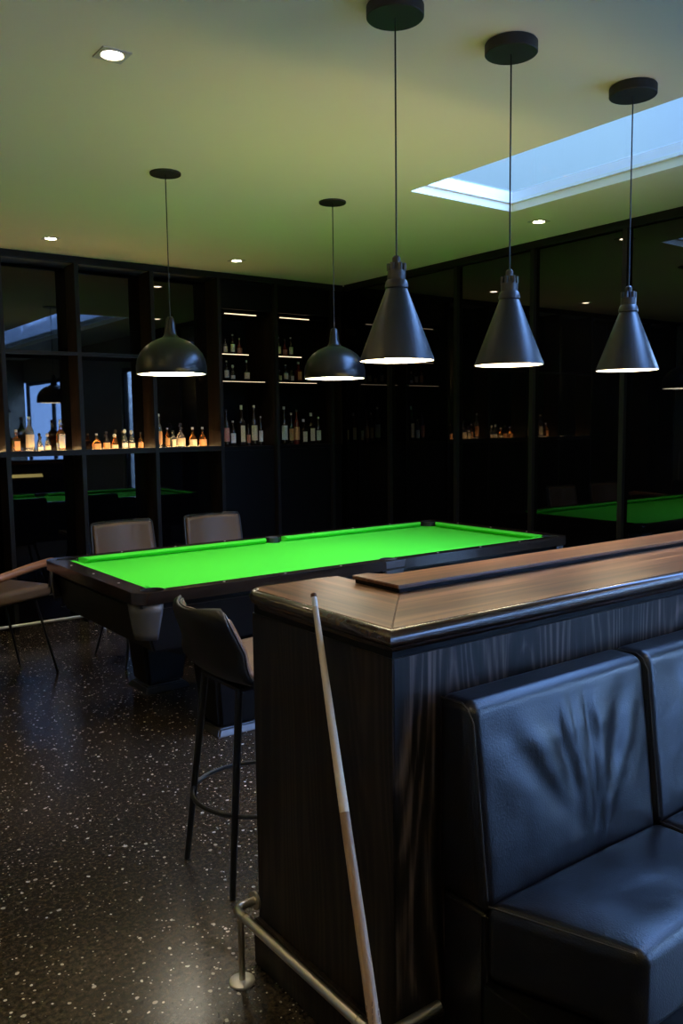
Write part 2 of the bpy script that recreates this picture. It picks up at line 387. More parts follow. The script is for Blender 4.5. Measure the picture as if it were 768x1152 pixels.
# ------------------------------------------------------------------ lit bottle shelf and cabinets
SZ = 1.366
sh = empty('bottle_shelf', (0, 0, 0), 0, 'long black warmly lit shelf along the back glass wall under a row of bottles', 'shelf')
for i, (a, b) in enumerate(zip([1.155, 1.755, 2.325, 2.943], [1.755, 2.325, 2.943, 3.555])):
    box('shelf_board', a+.0145, b-.0145, WY-.188, WY-.001, SZ-.028, SZ, M['black'], sh)
    box('shelf_lip', a+.0165, b-.0165, WY-.222, WY-.19, SZ-.030, SZ+.012, M['frame'], sh)
    box('light_strip', a+.018, b-.018, WY-.185, WY-.178, SZ+.0005, SZ+.005, M['led'], sh)
    box('light_strip', a+.018, b-.018, WY-.014, WY-.004, SZ+.0005, SZ+.005, M['led'], sh)
cabs = []
for i, (a, b) in enumerate(((3.570, 4.113), (4.143, 4.88))):
    c = empty('display_cabinet', (0, 0, 0), 0, ('black bottle cabinet left of the black corner bay, with two short upper shelves', 'black bottle cabinet in the corner where the two glass walls meet')[i], 'cabinet', 'bottle cabinets in the back wall')
    yb = WY+.30
    box('back_panel', a, b, yb-.02, yb, .02, ZC-.06, M['black'], c)
    box('side_panel', b-.012 if i else b-.003, b, WY-.185, yb-.021, SZ, 2.56, M['darkwood'], c)
    box('cabinet_door', a+.003, b-.014, WY-.185, WY-.165, .03, SZ-.032, M['black'], c)
    box('shelf', a+.001, b-.013, WY-.185, yb-.021, SZ-.03, SZ, M['black'], c)
    box('shelf', a+.001, b-.013, WY-.10, yb-.021, 1.935, 1.960, M['black'], c)
    box('upper_shelf', a+.06, a+.36, WY-.06, yb-.021, 2.178, 2.192, M['darkwood'], c)
    box('shelf', a+.001, b-.013, WY-.10, yb-.021, 2.525, 2.545, M['black'], c)
    box('fascia', a+.001, b-.001, WY-.185, WY-.165, 2.56, ZC-.051, M['black'], c)
    box('light_strip', a+.10, a+.42, WY-.108, WY-.1005, 2.527, 2.534, M['led2'], c)
    box('light_strip', a+.02, a+.50, WY-.104, WY-.1005, 1.940, 1.943, M['led2'], c)
    box('light_strip', a+.06, a+.36, WY-.064, WY-.0605, 2.180, 2.186, M['led2'], c)
    cabs.append(c)

# bottles, one unit high and one unit wide each, then scaled per bottle
def arc_label(r, z0, z1, a0=-165, a1=-15, n=12):
    m = MB(); v = []; f = []
    for k in range(n+1):
        a = math.radians(a0+(a1-a0)*k/n)
        for (q, z) in ((r, z0), (r, z1), (r*.97, z1), (r*.97, z0)): v.append((q*math.cos(a), q*math.sin(a), z))
    for k in range(n):
        for j in range(4): f.append((k*4+j, k*4+(j+1) % 4, (k+1)*4+(j+1) % 4, (k+1)*4+j))
    f.append((0, 1, 2, 3)); f.append((n*4+3, n*4+2, n*4+1, n*4)); return m.add(v, f)
P_TALL = [(.40, 0), (.47, .015), (.49, .04), (.49, .56), (.46, .62), (.34, .68), (.20, .74), (.165, .80), (.16, .90), (.19, .905), (.19, .93), (.16, .935)]
P_FLASK = [(.34, 0), (.42, .02), (.50, .18), (.50, .34), (.42, .48), (.27, .58), (.15, .66), (.12, .76), (.12, .88), (.15, .885), (.15, .90)]
P_DEC = [(.38, 0), (.46, .02), (.48, .10), (.42, .40), (.30, .58), (.17, .68), (.16, .76), (.22, .80)]
P_SQ = [(.44, 0), (.49, .02), (.50, .05), (.50, .54), (.44, .60), (.24, .66), (.17, .70), (.16, .86), (.19, .87), (.19, .89)]
KINDS = {
 'tall': (P_TALL, (.13, .50), [(.185, .93), (.185, .995), (.15, 1.0)]),
 'flask': (P_FLASK, (.08, .40), [(.14, .88), (.15, .985), (.10, 1.0)]),
 'decanter': (P_DEC, (.10, .32), [(.13, .80), (.25, .86), (.25, .94), (.12, 1.0)]),
 'square': (P_SQ, (.10, .50), [(.19, .89), (.19, .99), (.16, 1.0)])}
CACHE = {}
def bottle(kind, gl_, lb, cp, x, y, z, wd, ht, label, group, simple=False):
    key = (kind, gl_, lb, cp)
    if key not in CACHE:
        P, (z0, z1), capp = KINDS[kind]
        r = empty('liquor_bottle', (x, y, z))
        MB().lathe(P, 4 if kind == 'square' else 20).build('bottle_body', M[gl_], r, angle=50)
        if kind == 'square':
            for c in kids(r):
                c.data.transform(Matrix.Rotation(PI/4, 4, 'Z') @ Matrix.Scale(1.25, 4)); c.data.transform(Matrix.Scale(.8, 4, (0, 0, 1)))
        MB().lathe(capp, 14).build('bottle_cap', M[cp], r)
        if kind == 'square': MB().box(-.36, .36, -.465, -.445, z0, z1).build('paper_label', M[lb], r, smooth=False)
        else: arc_label(.505, z0, z1).build('paper_label', M[lb], r)
        CACHE[key] = r; o = r
    else: o = copy_tree(CACHE[key])
    o.location = (x, y, z); o.scale = (wd, wd, ht); tag(o, label, 'bottle', group)
G1 = 'bottles on the long lit shelf'
yb_ = WY-.10
def spread(rows, y):
    return [(r[0]*y/6.64 if False else r[0],)+r[1:] for r in rows]
# (x, width, height, kind, glass, label, cap, description)
rowA = [
 (1.851, .058, .175, 'square', 'g_amber', 'l_orange', 'cap_g', 'squat amber bottle, leftmost on the lit shelf'),
 (1.951, .066, .272, 'tall', 'g_clear', 'l_cream', 'cap_g', 'tall bottle with big cream label, second from the left on the lit shelf'),
 (2.030, .044, .123, 'decanter', 'g_clear', 'l_white', 'cap_d', 'small dark glass decanter just right of the tall cream labelled bottle on the lit shelf'),
 (2.085, .046, .145, 'decanter', 'g_clear', 'l_cream', 'cap_g', 'small bright decanter with a stopper, fourth from the left on the lit shelf'),
 (2.190, .061, .250, 'square', 'g_amber', 'l_cream', 'cap_g', 'tall square bottle with cream label beside the second steel post from the left'),
 (2.477, .072, .136, 'flask', 'g_amber', 'l_orange', 'cap_g', 'low round bottle, first in the second bay of the lit shelf'),
 (2.558, .060, .151, 'flask', 'g_dark', 'l_orange', 'cap_d', 'dark round bottle, second in the second bay of the lit shelf'),
 (2.628, .056, .130, 'decanter', 'g_amber', 'l_cream', 'cap_g', 'short tapering bottle, third in the second bay of the lit shelf'),
 (2.715, .052, .167, 'decanter', 'g_clear', 'l_white', 'cap_g', 'clear decanter, left one of the touching pair in the second bay'),
 (2.774, .056, .160, 'decanter', 'g_clear', 'l_cream', 'cap_g', 'clear decanter, right one of the touching pair in the second bay'),
 (2.852, .044, .140, 'flask', 'g_amber', 'l_orange', 'cap_d', 'thin amber bottle, last in the second bay of the lit shelf'),
 (3.016, .056, .291, 'tall', 'g_clear', 'l_orange', 'cap_g', 'tall slim bottle standing first in the third bay of the lit shelf'),
 (3.094, .040, .173, 'tall', 'g_amber', 'l_orange', 'cap_g', 'narrow amber bottle, second in the third bay of the lit shelf'),
 (3.145, .050, .151, 'square', 'g_clear', 'l_cream', 'cap_d', 'squat square bottle, third in the third bay of the lit shelf'),
 (3.216, .078, .212, 'flask', 'g_clear', 'l_cream', 'cap_d', 'largest round flask bottle in the third bay of the lit shelf'),
 (3.330, .071, .176, 'flask', 'g_amber', 'l_cream', 'cap_g', 'round flask bottle second from the right on the lit shelf'),
 (3.424, .070, .177, 'flask', 'g_amber', 'l_orange', 'cap_g', 'round flask bottle furthest right on the lit shelf'),
]
for (x, wd, ht, k, g, l, c, d) in rowA:
    bottle(k, g, l, c, x, yb_, SZ+.0005, wd, ht, d, G1)
G2 = 'bottles in the dark wall cabinets'
def cabrow(rows, y, z, where, f=1.0):
    for j, (x, wd, ht, k, g, l, c, d) in enumerate(rows):
        bottle(k, g, l, c, x, y, z, wd, ht, d+' '+where, G2)
cabrow([
 (3.722, .056, .33, 'tall', 'g_dark', 'l_red', 'cap_d', 'tall dark bottle with red label, leftmost'),
 (3.790, .050, .23, 'tall', 'g_dark', 'l_white', 'cap_g', 'short dark bottle, second from left'),
 (3.879, .062, .37, 'square', 'g_dark', 'l_cream', 'cap_g', 'tallest square bottle with long cream label'),
 (3.950, .040, .20, 'tall', 'g_dark', 'l_red', 'cap_d', 'small dark bottle in the middle'),
 (4.012, .064, .37, 'tall', 'g_dark', 'l_cream', 'cap_g', 'tall bottle with cream label and pale cap'),
 (4.082, .044, .27, 'tall', 'g_dark', 'l_white', 'cap_g', 'dark bottle, rightmost')], 6.75, SZ+.0005, 'on the main shelf of the left cabinet')
cabrow([
 (4.340, .066, .36, 'tall', 'g_dark', 'l_white', 'cap_g', 'tall bottle with pale label, leftmost'),
 (4.420, .050, .30, 'tall', 'g_dark', 'l_orange', 'cap_g', 'slim bottle with orange label'),
 (4.482, .056, .33, 'tall', 'g_red', 'l_orange', 'cap_d', 'red glass bottle'),
 (4.560, .066, .24, 'square', 'g_dark', 'l_cream', 'cap_g', 'squat square bottle with large cream label'),
 (4.648, .068, .30, 'square', 'g_dark', 'l_cream', 'cap_g', 'taller square cream labelled bottle'),
 (4.735, .052, .26, 'tall', 'g_dark', 'l_white', 'cap_g', 'short dark bottle, rightmost')], 6.75, SZ+.0005, 'on the main shelf of the corner cabinet')
cabrow([
 (3.690, .042, .19, 'tall', 'g_dark', 'l_white', 'cap_g', 'leftmost small dark bottle'),
 (3.760, .042, .135, 'tall', 'g_clear', 'l_white', 'cap_d', 'short bright labelled bottle, second'),
 (3.835, .044, .18, 'tall', 'g_dark', 'l_white', 'cap_g', 'white labelled bottle, third from left'),
 (3.905, .050, .15, 'flask', 'g_red', 'l_red', 'cap_g', 'reddish round bottle, rightmost')], 6.80, 2.1925, 'on the top shelf of the left cabinet')
cabrow([
 (4.245, .050, .155, 'square', 'g_dark', 'l_cream', 'cap_g', 'square bottle with cream label, leftmost'),
 (4.325, .052, .185, 'tall', 'g_dark', 'l_white', 'cap_d', 'dark taller bottle, second from left'),
 (4.395, .052, .165, 'flask', 'g_red', 'l_red', 'cap_d', 'reddish round bottle, third from left'),
 (4.462, .044, .185, 'tall', 'g_dark', 'l_white', 'cap_g', 'dark bottle with pale label, rightmost')], 6.80, 2.1925, 'on the top shelf of the corner cabinet')
cabrow([
 (3.690, .050, .195, 'tall', 'g_red', 'l_orange', 'cap_g', 'red bottle with orange label, leftmost'),
 (3.765, .048, .175, 'tall', 'g_dark', 'l_white', 'cap_g', 'dark bottle, second from left'),
 (3.830, .044, .140, 'decanter', 'g_clear', 'l_white', 'cap_g', 'small clear decanter, third from left'),
 (3.975, .058, .185, 'flask', 'g_dark', 'l_white', 'cap_g', 'dark round bottle set apart, rightmost')], 6.80, 1.9605, 'on the lower upper shelf of the left cabinet')
cabrow([
 (4.240, .050, .18, 'tall', 'g_dark', 'l_white', 'cap_g', 'dark bottle, leftmost'),
 (4.330, .044, .11, 'square', 'g_dark', 'l_cream', 'cap_d', 'little cream labelled bottle, second from left'),
 (4.400, .050, .16, 'tall', 'g_dark', 'l_white', 'cap_g', 'dark bottle, third from left'),
 (4.465, .044, .11, 'square', 'g_clear', 'l_white', 'cap_d', 'little clear bottle, fourth from left'),
 (4.545, .060, .19, 'square', 'g_red', 'l_orange', 'cap_g', 'tall bottle with orange label, rightmost')], 6.80, 1.9605, 'on the lower upper shelf of the corner cabinet')

# ------------------------------------------------------------------ pool table
TX, TY, TL, TW, TZ = 1.473, 3.534, 3.029, 1.342, .80
pt = empty('pool_table', (TX, TY, 0), 0, 'black pool table with bright green cloth in the middle of the room', 'pool table')
def arcp(cx, cy, r, a0, a1, n):
    return [(cx+r*math.cos(math.radians(a0+(a1-a0)*k/n)), cy+r*math.sin(math.radians(a0+(a1-a0)*k/n))) for k in range(n+1)]
R_ = .075
outer = arcp(R_, R_, R_, 180, 270, 8)+arcp(TL-R_, R_, R_, 270, 360, 8)+arcp(TL-R_, TW-R_, R_, 0, 90, 8)+arcp(R_, TW-R_, R_, 90, 180, 8)
rwx, rwy, pr = .100, .068, .060; o_f = .012; pcx, pcy = rwx+o_f, rwy+o_f; psr = .052; psy = rwy-.006
PK = [(pcx, pcy, pr), (TL/2, psy, psr), (TL-pcx, pcy, pr), (TL-pcx, TW-pcy, pr), (TL/2, TW-psy, psr), (pcx, TW-pcy, pr)]
inner = []
# clockwise inner loop with pocket bites (corner bites go outward, three quarter circles)
def bite(cx, cy, a0, a1): return arcp(cx, cy, pr, a0, a1, 12)
dd = math.sqrt(pr**2-o_f**2); an = math.degrees(math.atan2(-o_f, dd))      # bite meets the rail's inner line
ds = math.sqrt(psr**2-.006**2); ans = math.degrees(math.asin(.006/psr))
inner += bite(pcx, pcy, 90-an, 360+an)
inner += arcp(TL/2, psy, psr, 180-ans, 360+ans, 12)
inner += bite(TL-pcx, pcy, 180-an, 450+an)
inner += bite(TL-pcx, TW-pcy, 270-an, 540+an)
inner += arcp(TL/2, TW-psy, psr, -ans, 180+ans, 12)
inner += bite(pcx, TW-pcy, 0-an, 270+an)
rail = MB().prism(outer, TZ-.055, TZ, holes=[inner]).build('rail_frame', M['railwood'], pt, bevel=.006)
MB().prism([(.03, .03), (TL-.03, .03), (TL-.03, TW-.03), (.03, TW-.03)], TZ-.075, TZ-.056).build('slate_bed', M['tbody'], pt, smooth=False)
bed = MB().prism([(rwx, rwy), (TL-rwx, rwy), (TL-rwx, TW-rwy), (rwx, TW-rwy)], TZ-.0555, TZ-.036)
bed.build('bed_cloth', M['cloth'], pt, smooth=False)
for (x, y, r1) in PK:
    k = MB().lathe([(.0, .0), (r1-.003, .0), (r1-.003, .003)], 24, (x, y, TZ-.036), cap=False)
    k.lathe([(r1-.002, .003), (r1-.002, .0335), (r1-.0075, .0335), (r1-.0075, .003)], 24, (x, y, TZ-.036), cap=False)
    k.build('pocket', M['pocket'], pt)
# cushions: green rubber noses with mitred ends
cw_ = .050
def cush(p0, p1, nrm, c0, c1):
    p0 = Vector((*p0, 0)); p1 = Vector((*p1, 0)); nrm = Vector((*nrm, 0)); d = (p1-p0).normalized()
    prof = [(0, TZ-.002), (.020, TZ+.0005), (cw_, TZ-.010), (cw_-.003, TZ-.017), (.022, TZ-.0355), (0, TZ-.0355)]
    v = []
    for (s_, z) in prof: p = p0+nrm*s_+d*(c0*s_/cw_); v.append((p.x, p.y, z))
    for (s_, z) in prof: p = p1+nrm*s_-d*(c1*s_/cw_); v.append((p.x, p.y, z))
    n_ = len(prof); f = [tuple(range(n_)), tuple(range(2*n_-1, n_-1, -1))]+[(k, k+n_, (k+1) % n_+n_, (k+1) % n_) for k in range(n_)]
    o = MB().add(v, f).build('cushion', M['cloth'], pt, smooth=False)
    bm = bmesh.new(); bm.from_mesh(o.data); bmesh.ops.recalc_face_normals(bm, faces=bm.faces); bm.to_mesh(o.data); bm.free()
g0 = pcx+dd+.012; g1 = pcy+dd+.012; gs = psr+.012
for (yy, nn) in ((rwy, (0, 1)), (TW-rwy, (0, -1))):
    cush((g0, yy), (TL/2-gs, yy), nn, .045, .02); cush((TL/2+gs, yy), (TL-g0, yy), nn, .02, .045)
for (xx, nn) in ((rwx, (1, 0)), (TL-rwx, (-1, 0))):
    cush((xx, g1), (xx, TW-g1), nn, .045, .045)
# sights
for k in range(1, 8):
    if k == 4: continue
    for yy in (.034, TW-.034):
        MB().lathe([(.006, 0), (.006, .0012)], 10, (g0*.6+(TL-1.2*g0)*k/8, yy, TZ)).build('rail_sight', M['pearl'], pt, smooth=False)
for k in range(1, 4):
    for xx in (.05, TL-.05):
        MB().lathe([(.006, 0), (.006, .0012)], 10, (xx, TW*k/4, TZ)).build('rail_sight', M['pearl'], pt, smooth=False)
# apron: tapering body under the rails
def taper_box(name, a, b, z0, z1, m, parent, bevel=0):   # a = rect at z1 (top), b = rect at z0
    v = [(b[0], b[2], z0), (b[1], b[2], z0), (b[1], b[3], z0), (b[0], b[3], z0), (a[0], a[2], z1), (a[1], a[2], z1), (a[1], a[3], z1), (a[0], a[3], z1)]
    return MB().add(v, [(3, 2, 1, 0), (4, 5, 6, 7), (0, 1, 5, 4), (1, 2, 6, 5), (2, 3, 7, 6), (3, 0, 4, 7)]).build(name, m, parent, smooth=bool(bevel), bevel=bevel)
taper_box('apron', (.03, TL-.03, .03, TW-.03), (.10, TL-.10, .07, TW-.07), TZ-.30, TZ-.0755, M['tbody'], pt, .012)
taper_box('underframe', (.16, TL-.16, .11, TW-.11), (.30, TL-.30, .20, TW-.20), TZ-.37, TZ-.3005, M['tbody'], pt)
for lx in (.58, TL-.58):
    for ly in (.235, TW-.235):
        lg = taper_box('leg', (lx-.15, lx+.15, ly-.14, ly+.14), (lx-.115, lx+.115, ly-.11, ly+.11), .035, TZ-.3705, M['tbody'], pt, .02)
        fo = taper_box('foot_plate', (lx-.12, lx+.12, ly-.115, ly+.115), (lx-.145, lx+.145, ly-.145, ly+.145), .0, .0345, M['footm'], lg, .008)
# cast corner shields and side castings
def shield(cx, cy, ang):
    m = MB(); v = []; f = []; n_ = 14
    for (z, r_, hw) in ((TZ-.060, .100, 60), (TZ-.10, .098, 58), (TZ-.20, .086, 48), (TZ-.228, .082, 45)):
        for k in range(n_+1):
            a = math.radians(ang-hw+2*hw*k/n_); v.append((cx+r_*math.cos(a), cy+r_*math.sin(a), z))
    for i in range(3):
        for k in range(n_): f.append((i*(n_+1)+k, (i+1)*(n_+1)+k, (i+1)*(n_+1)+k+1, i*(n_+1)+k+1))
    o = m.add(v, f).build('corner_shield', M['casting'], pt, angle=60)
    md = o.modifiers.new('thickness', 'SOLIDIFY'); md.thickness = .006; md.offset = -1
for (x, y, a) in ((.105, .105, 225), (TL-.105, .105, 315), (TL-.105, TW-.105, 45), (.105, TW-.105, 135)): shield(x, y, a)
for yy, s_ in ((0, 1), (TW, -1)):
    y0, y1 = sorted((yy-s_*.006, yy+s_*.06))
    taper_box('side_casting', (TL/2-.075, TL/2+.075, y0, y1), (TL/2-.06, TL/2+.06, y0+(.02 if s_ > 0 else 0), y1-(0 if s_ > 0 else .02)), TZ-.14, TZ-.003, M['casting'], pt, .006)

# ------------------------------------------------------------------ bar counter
BX, BY, BZ = 1.143, 1.370, 1.10
bx1 = 4.10
bar = empty('bar_counter', (0, 0, 0), 0, 'dark wood bar counter with a moulded walnut top and veneered panels', 'bar counter')
body = MB().prism([(BX+.026, BY+.0262), (bx1, BY+.0262), (bx1, 1.83), (1.455, 1.83), (1.455, 2.0), (BX+.026, 2.0)], .001, BZ-.07); body.build('end_panel', M['panelside'], bar, smooth=False)
MB().box(BX+.030, bx1, BY+.024, BY+.0260, .05, BZ-.071).build('front_panel', M['panelwood'], bar, smooth=False)
box('baseboard', BX+.008, BX+.0255, BY+.010, 2.002, .001, .14, M['panelside'], bar, .003)
box('baseboard', BX+.0258, bx1, BY+.008, BY+.0235, .001, .14, M['panelside'], bar, .003)
ix, iy, oy = 1.432, 1.680, 2.020
def board(name, poly, z0, z1, m):
    return MB().prism(poly, z0, z1).build(name, m, bar, bevel=.002)
e_ = .022
R2 = .05
far = [(BX+e_+R2-R2*math.cos(a), oy-e_-R2+R2*math.sin(a)) for a in [i*PI/12 for i in range(7)]]
board('short_top_board', [(BX+e_, BY+e_), (ix, iy), (ix+.03, iy), (ix+.03, oy-e_)]+far[::-1], BZ-.028, BZ, M['topwood_y'])
board('long_top_board', [(BX+e_+.0012, BY+e_), (bx1, BY+e_), (bx1, iy), (ix+.0012, iy)], BZ-.028, BZ, M['topwood_x'])
# swept moulding around the outer edge
prof = [(0, BZ-.0005), (.008, BZ), (.018, BZ-.005), (.0235, BZ-.014), (.0235, BZ-.024), (.017, BZ-.034), (.006, BZ-.038), (.003, BZ-.044), (.001, BZ-.050), (-.008, BZ-.056), (-.010, BZ-.066), (-.016, BZ-.070), (-.03, BZ-.070), (-.03, BZ-.03)]
path = [(ix, oy-e_), (BX+e_+R2, oy-e_)]+[(x, y) for (x, y) in far[::-1][1:-1]]+[(BX+e_, oy-e_-R2), (BX+e_, BY+e_), (bx1, BY+e_)]
v = []; f = []; P2 = [Vector(p) for p in path]
for i, p in enumerate(P2):
    d0 = (P2[i]-P2[i-1]).normalized() if i else (P2[1]-P2[0]).normalized()
    d1 = (P2[i+1]-P2[i]).normalized() if i < len(P2)-1 else d0
    n0 = Vector((-d0.y, d0.x)); n1 = Vector((-d1.y, d1.x))      # outward = right-hand side for this direction
    n0, n1 = -n0, -n1
    m_ = (n0+n1).normalized(); m_ = m_/max(.3, m_.dot(n0))
    for (s_, z) in prof: v.append((p.x+m_.x*s_, p.y+m_.y*s_, z))
K = len(prof)
for i in range(len(P2)-1):
    for k in range(K): f.append((i*K+k, i*K+(k+1) % K, (i+1)*K+(k+1) % K, (i+1)*K+k))
f.append(tuple(range(K))); f.append(tuple((len(P2)-1)*K+k for k in reversed(range(K))))
mo = MB().add(v, f).build('edge_moulding', M['mould'], bar, angle=50)
bm = bmesh.new(); bm.from_mesh(mo.data); bmesh.ops.recalc_face_normals(bm, faces=bm.faces); bm.to_mesh(mo.data); bm.free()
# raised inner counter on a dark base
Lp = lambda a, b, c, d, e, g: [(a, b), (bx1, b), (bx1, c), (d, c), (d, e), (a, e)]
MB().prism(Lp(ix+.0035, iy+.0035, 1.815, 1.495, 1.875, 0), BZ+.0003, BZ+.012).build('lip_base', M['black'], bar, smooth=False)
MB().prism([(ix-.004, iy-.004), (bx1, iy-.004), (bx1, 1.825), (1.53, 1.825), (1.505, 1.85), (1.485, 1.882), (ix-.004, 1.882)], BZ+.0125, BZ+.022).build('raised_lip', M['topwood_x'], bar, bevel=.002)
MB().prism([(BX+.03, BY+.03), (bx1, BY+.03), (bx1, 1.83), (1.46, 1.83), (1.46, 1.995), (BX+.03, 1.995)], BZ-.0699, BZ-.0285).build('sub_top', M['black'], bar, smooth=False)
MB().prism([(ix+.04, iy+.001), (bx1, iy+.001), (bx1, 1.82), (ix+.04, 1.82)], BZ-.0284, BZ).build('inner_board', M['topwood_x'], bar, smooth=False)

# foot rail round the end of the bar
fr_ = empty('foot_rail', (0, 0, 0), 0, 'brushed steel foot rail running round the foot of the bar end', 'foot rail')
rx, rz = 1.080, .20
def elbow(a, c, b, r=.03, n=6):
    a, c, b = Vector(a), Vector(c), Vector(b); p = c+(a-c).normalized()*r; q_ = c+(b-c).normalized()*r
    return [tuple(p*(1-t)**2+c*2*t*(1-t)+q_*t*t) for t in [i/n for i in range(n+1)]]
A_ = (BX+.008, 1.985, rz); B_ = (rx, 1.985, rz); C_ = (rx, 1.345, rz); D_ = (1.262, 1.345, rz)
MB().tube([A_]+elbow(A_, B_, C_)+elbow(B_, C_, D_)+[D_], .0125, 14).build('rail_tube', M['steel'], fr_)
for (yy) in (1.950, 1.42):
    MB().tube([(rx, yy, .008), (rx, yy, rz-.01)], .009, 12).build('post', M['steel'], fr_)
    MB().lathe([(.036, 0), (.036, .005), (.030, .008), (.011, .009)], 24, (rx, yy, .0005)).build('floor_plate', M['chrome'], fr_)
for c in ((B_[0]+.045, B_[1], rz), (rx, B_[1]-.06, rz), (rx, 1.42, rz)):
    d_ = Vector((1, 0, 0)) if c[0] > rx+.01 else Vector((0, 1, 0))
    MB().tube([Vector(c)-d_*.003, Vector(c)+d_*.003], .0140, 14).build('coupling', M['steel'], fr_)
MB().lathe([(.026, 0), (.026, .006)], 20).build('wall_flange', M['steel'], fr_).matrix_local = Matrix.Translation((BX+.0015, 1.985, rz)) @ Matrix.Rotation(PI/2, 4, 'Y')

# pool cue leaning on the bar top
c0 = Vector((.815, .90, 0.004)); c1 = Vector((1.116, 1.622, 1.150))
cue = empty('pool_cue', c0, 0, 'pale wooden pool cue leaning against the end of the bar counter', 'pool cue')
dv = c1-c0; Lc = dv.length
cue.rotation_mode = 'QUATERNION'; cue.rotation_quaternion = Vector((0, 0, 1)).rotation_difference(dv.normalized())
MB().tube([(0, 0, .03), (0, 0, .34), (0, 0, Lc*.64)], .014, 16, taper=[.0150, .0138, .0108]).build('butt', M['butt'], cue)
MB().tube([(0, 0, Lc*.64+.0004), (0, 0, Lc*.80), (0, 0, Lc-.035)], .01, 16, taper=[.0108, .0090, .0068]).build('shaft', M['shaft'], cue)
MB().tube([(0, 0, Lc-.0345), (0, 0, Lc-.010)], .0068, 16).build('ferrule', M['ferrule'], cue)
MB().tube([(0, 0, Lc-.0095), (0, 0, Lc-.002), (0, 0, Lc)], .0068, 16, taper=[.0072, .0070, .005]).build('tip', M['tip'], cue)
MB().tube([(0, 0, 0), (0, 0, .0295)], .0155, 16).build('bumper', M['rubber'], cue)
orn = MB()
for k in range(6):
    a = k*PI/3
    for j in range(9):
        z = .44+j*.011+(k % 2)*.005; r_ = .0126
        orn.tube([(r_*math.cos(a+j*.12), r_*math.sin(a+j*.12), z), (r_*math.cos(a+j*.12+.15), r_*math.sin(a+j*.12+.15), z+.008)], .0011, 5)
orn.build('inlay', M['wrap'], cue, smooth=False)

# ------------------------------------------------------------------ leather booth
booth = empty('booth_bench', (0, 0, 0), 0, 'black leather booth bench with creased back cushions against the bar front', 'bench')
modw = .648
def back_fn(seed):
    def fn(P, n_):
        hx, hz = modw/2, .235
        u = P.x/hx; v_ = (P.z+hz)/(2*hz)           # v 0 at the bottom, 1 at the top
        P = P.copy()
        if n_.y < -.1 or P.y < 0:
            front = max(0., -P.y/.07) if P.y < 0 else 0
            edge = max(0, 1-abs(u)**4)*max(0, min(1, v_*6))*max(0, min(1, (1-v_)*4))
            d_ = 0
            d_ += .016*(1-u*u)*(1-(2*v_-1)**2)                     # crown
            # creases fanning up from the foot of the cushion
            for (k, am, wd) in ((.05, .011, .075), (.62, .009, .085), (-.55, .010, .09), (1.25, .006, .09), (-1.15, .007, .10)):
                c_ = .16+seed*.05 + k*(v_-.06)*.95 + .03*math.sin(v_*7+k*5+seed)
                ww = wd*(.5+1.1*v_); fade = math.exp(-((v_-.45-.15*abs(k))/.36)**2)
                x_ = (u-c_)/ww
                d_ += am*fade*(-math.exp(-x_*x_)+.7*math.exp(-((x_-1.9)/1.3)**2))
            # short pull creases at the top
            for (k, am) in ((.02, .008), (.18, .006), (-.14, .005)):
                x_ = (u-k-seed*.1-.05*(1-v_))/.045; fade = math.exp(-((v_-.80)/.14)**2)
                d_ += am*fade*(-math.exp(-x_*x_)+.7*math.exp(-(x_-1.8)**2))
            nz = noise.noise(Vector((P.x*9+seed*7, 0, P.z*9)))*.004+noise.noise(Vector((P.x*24, seed, P.z*24)))*.0016
            P.y -= (d_+nz)*edge*min(1, front*1.5)
        # lean: foot of the cushion stands further forward
        P.y += -.055*(1-v_)*(1 if P.y < 0 else 0)
        return P
    return fn
def seat_fn(first, seed):
    def fn(P, n_):
        P = P.copy(); hx, hy = modw/2, .16
        u = P.x/hx; v_ = P.y/hy
        if n_.z > .1 or P.z > .05:
            edge = (1-u**4)*(1-max(-1, min(1, v_))**4)
            P.z += edge*(.014+noise.noise(Vector((P.x*7+seed*3, P.y*7, 0)))*.006+noise.noise(Vector((P.x*22, P.y*22, seed)))*.002)
        if first: P.x += max(0, (1-u)/2)*.115*(1-v_)/2
        return P
    return fn
for i in range(4):
    x0 = 1.287+i*(modw+.004)
    if x0+modw > bx1: break
    cxm = x0+modw/2
    bk_ = MB().cushion(0, 0, 0, modw, .110, .47, .030, 34, back_fn(i)).build('back_cushion', M['leather'], booth, angle=80); bk_.location = (cxm, 1.328, .699)
    st_ = MB().cushion(0, 0, 0, modw, .325, .185, .028, 22, seat_fn(i == 0, i)).build('seat_cushion', M['leather'], booth, angle=80); st_.location = (cxm, 1.068, .402)
    # piping on the cushion seams
    xl = x0+.008-cxm
    pts = [(xl, .045, .226), (xl, -.020, .229), (xl, -.040, .219)]+[(xl, -.0535-.055*(1-t), -.235+.47*t-.02) for t in (.95, .8, .6, .4, .2, .12)]
    MB().tube(pts, .0028, 6).build('piping', M['pipe'], bk_)
    sx = [-1, 1]
    q_ = []
    for t in range(9):
        v_ = 1-2*t/8*.95; sh_ = .115*(1-v_)/2 if i == 0 else 0
        q_.append((-modw/2+.009+sh_, v_*.1555, .0855))
    MB().tube(q_, .0028, 6).build('piping', M['pipe'], st_)
box('back_frame', 1.297, 1.287+4*(modw+.004), 1.235, 1.374, .03, .462, M['leather'], booth, .01)
taper_box('plinth', (1.285, 3.89, .965, 1.23), (1.285, 3.89, .965, 1.23), 0.001, .308, M['black'], booth, .004)

